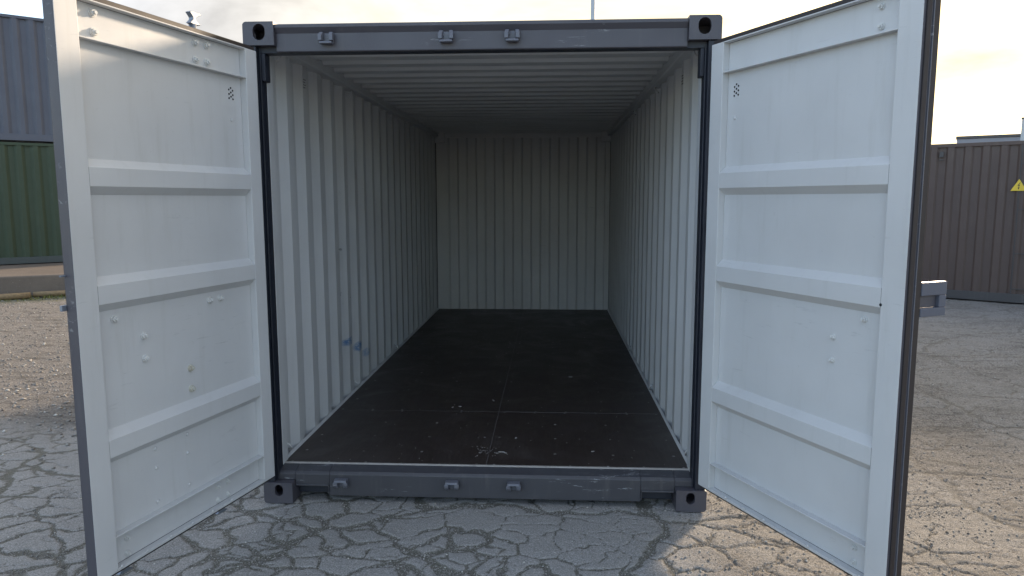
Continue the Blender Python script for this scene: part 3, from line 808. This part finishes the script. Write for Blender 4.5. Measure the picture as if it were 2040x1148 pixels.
# small vent cover and lines of a service hatch on its side
mb = MB(); uv = ray_u(1859); mb.box(uv, uv + .06, -.012, .011, 2.36, 2.45); mb.box(uv, uv + .06, -.012, .011, 2.31, 2.325); build(mb, 'vent_cover', 'brownrail', br, bev=.004)
u_h = ray_u(2022)
for zz in (2.22, 1.50, .80, .235):
    mb = MB(); mb.box(u_h, u_h + .33, -.004, .011, zz, zz + .014); build(mb, 'hatch_strip', 'brownrail', br)
mb = MB(); mb.box(u_h - .012, u_h, -.004, .0112, .165, 2.515); build(mb, 'hatch_strip', 'brownrail', br)

us = ray_u(2029) - .06
sg = thing('warning_sign', 'yellow triangular electrical hazard sign with black lightning bolt on the brown container', 'sign', ipos(us, .006, 1.80), math.atan2(dv2.y, dv2.x))
mb = MB(); hw = .105; hh = .185
mb.poly_prism([(-hw, 0), (hw, 0), (0, hh)], lambda p, k: (p[0], (-.004, .010)[k], p[1])); build(mb, 'sign_plate', 'yellow', sg, bev=.002)
mb = MB()
bolt_ = [(.012, .128), (-.020, .078), (.000, .082), (-.006, .046), (-.016, .050), (.002, .018), (.013, .055), (.003, .052), (.014, .098), (-.004, .094), (.022, .126)]
mb.poly_prism(bolt_, lambda p, k: (p[0], (-.0055, -.0042)[k], p[1])); build(mb, 'lightning_symbol', 'black', sg)

# ------------------------------------------------------------------ lamp post, far building, mast
t = thing('lamp_post', 'slim grey lamp post rising behind the container roof', 'lamp post', (2.10, 27.0, 0))
mb = MB(); mb.tube([(0, 0, 0), (0, 0, 1.2), (0, 0, 1.22), (0, 0, 12)], [.11, .11, .105, .085], 14); build(mb, 'pole', 'lamp', t, smooth=True)
mb = MB(); mb.box(-.18, .18, -1.2, .05, 12.0, 12.12); build(mb, 'lamp_head', 'lamp', t, bev=.03)
dist = 36.
def at(az, dist): return Vector((.367 + dist * math.sin(R(az)), -3.728 + dist * math.cos(R(az)), 0))
p0 = at(28.5, dist); p1 = at(31.95, dist + 0.0)
dv3 = (p1 - p0); L3 = dv3.length + 10; dv3 = dv3.normalized(); n3 = Vector((-dv3.y, dv3.x, 0))
zt = 1.683 + dist * math.tan(R(4.13))
t = thing('site_building', 'flat grey building whose roof edge shows above the brown container', 'building', p0, math.atan2(dv3.y, dv3.x))
mb = MB(); mb.box(0, L3, 0, 6, 0, zt - .12); build(mb, 'wall', 'build', t)
mb = MB(); mb.box(-.04, L3 + .04, -.04, 6.04, zt - .1198, zt); build(mb, 'roof_edge', 'brownrail', t, bev=.02)
for k in range(4):
    mb = MB(); mb.box(1.0 + k * 2.4, 2.2 + k * 2.4, -.03, -.001, 1.0, 2.2); build(mb, 'window', 'black', t)
pm = at(32.2, 33.5); zm_ = 1.683 + 33.5 * math.tan(R(5.05))
t = thing('mast', 'pale square mast at the right edge beside the grey building', 'mast', pm, -R(32))
mb = MB(); mb.box(-.12, .12, -.12, .12, 0, zm_); build(mb, 'post', 'lamp', t, bev=.01)
mb = MB(); mb.box(-.14, .14, -.14, .14, zm_ + .0005, zm_ + .05); build(mb, 'cap', 'brownrail', t)

# ------------------------------------------------------------------ litter on the container floor
def chips():
    mb = MB(); rr = random.Random(3)
    def chip(x_, y_, l, w, a, h=.003):
        u = Vector((math.cos(a), math.sin(a), rr.uniform(-.1, .1))) * l; v = Vector((-math.sin(a), math.cos(a), 0)) * w
        mb.obox(Vector((x_, y_, .1845)) - u / 2 - v / 2, u, v, Vector((0, 0, h)))
    for x_, y_, l, a in ((.085, .365, .035, .1), (.11, .35, .02, -.6), (-.28, 1.29, .02, .3), (-.05, 1.46, .03, 2.0), (.63, .40, .02, .4), (.55, 2.2, .03, .1), (-.33, 1.27, .012, .9), (.16, .62, .012, .3)):
        chip(x_, y_, l, .006, a)
    for k in range(34):
        chip(-.02 + rr.gauss(0, .035), .40 + rr.gauss(0, .05), rr.uniform(.003, .008), rr.uniform(.002, .005), rr.uniform(0, 6), .001)
    for k in range(70):
        y_ = .2 + 3.5 * rr.random() ** 1.6; chip(rr.uniform(-1.1, 1.1), y_, rr.uniform(.002, .007), rr.uniform(.002, .004), rr.uniform(0, 6), .001)
    o = build(mb, 'wood_shavings', 'strip'); o['kind'] = 'stuff'; tag(o, 'small pale wood chips and dust on the dark container floor', 'debris')
chips()
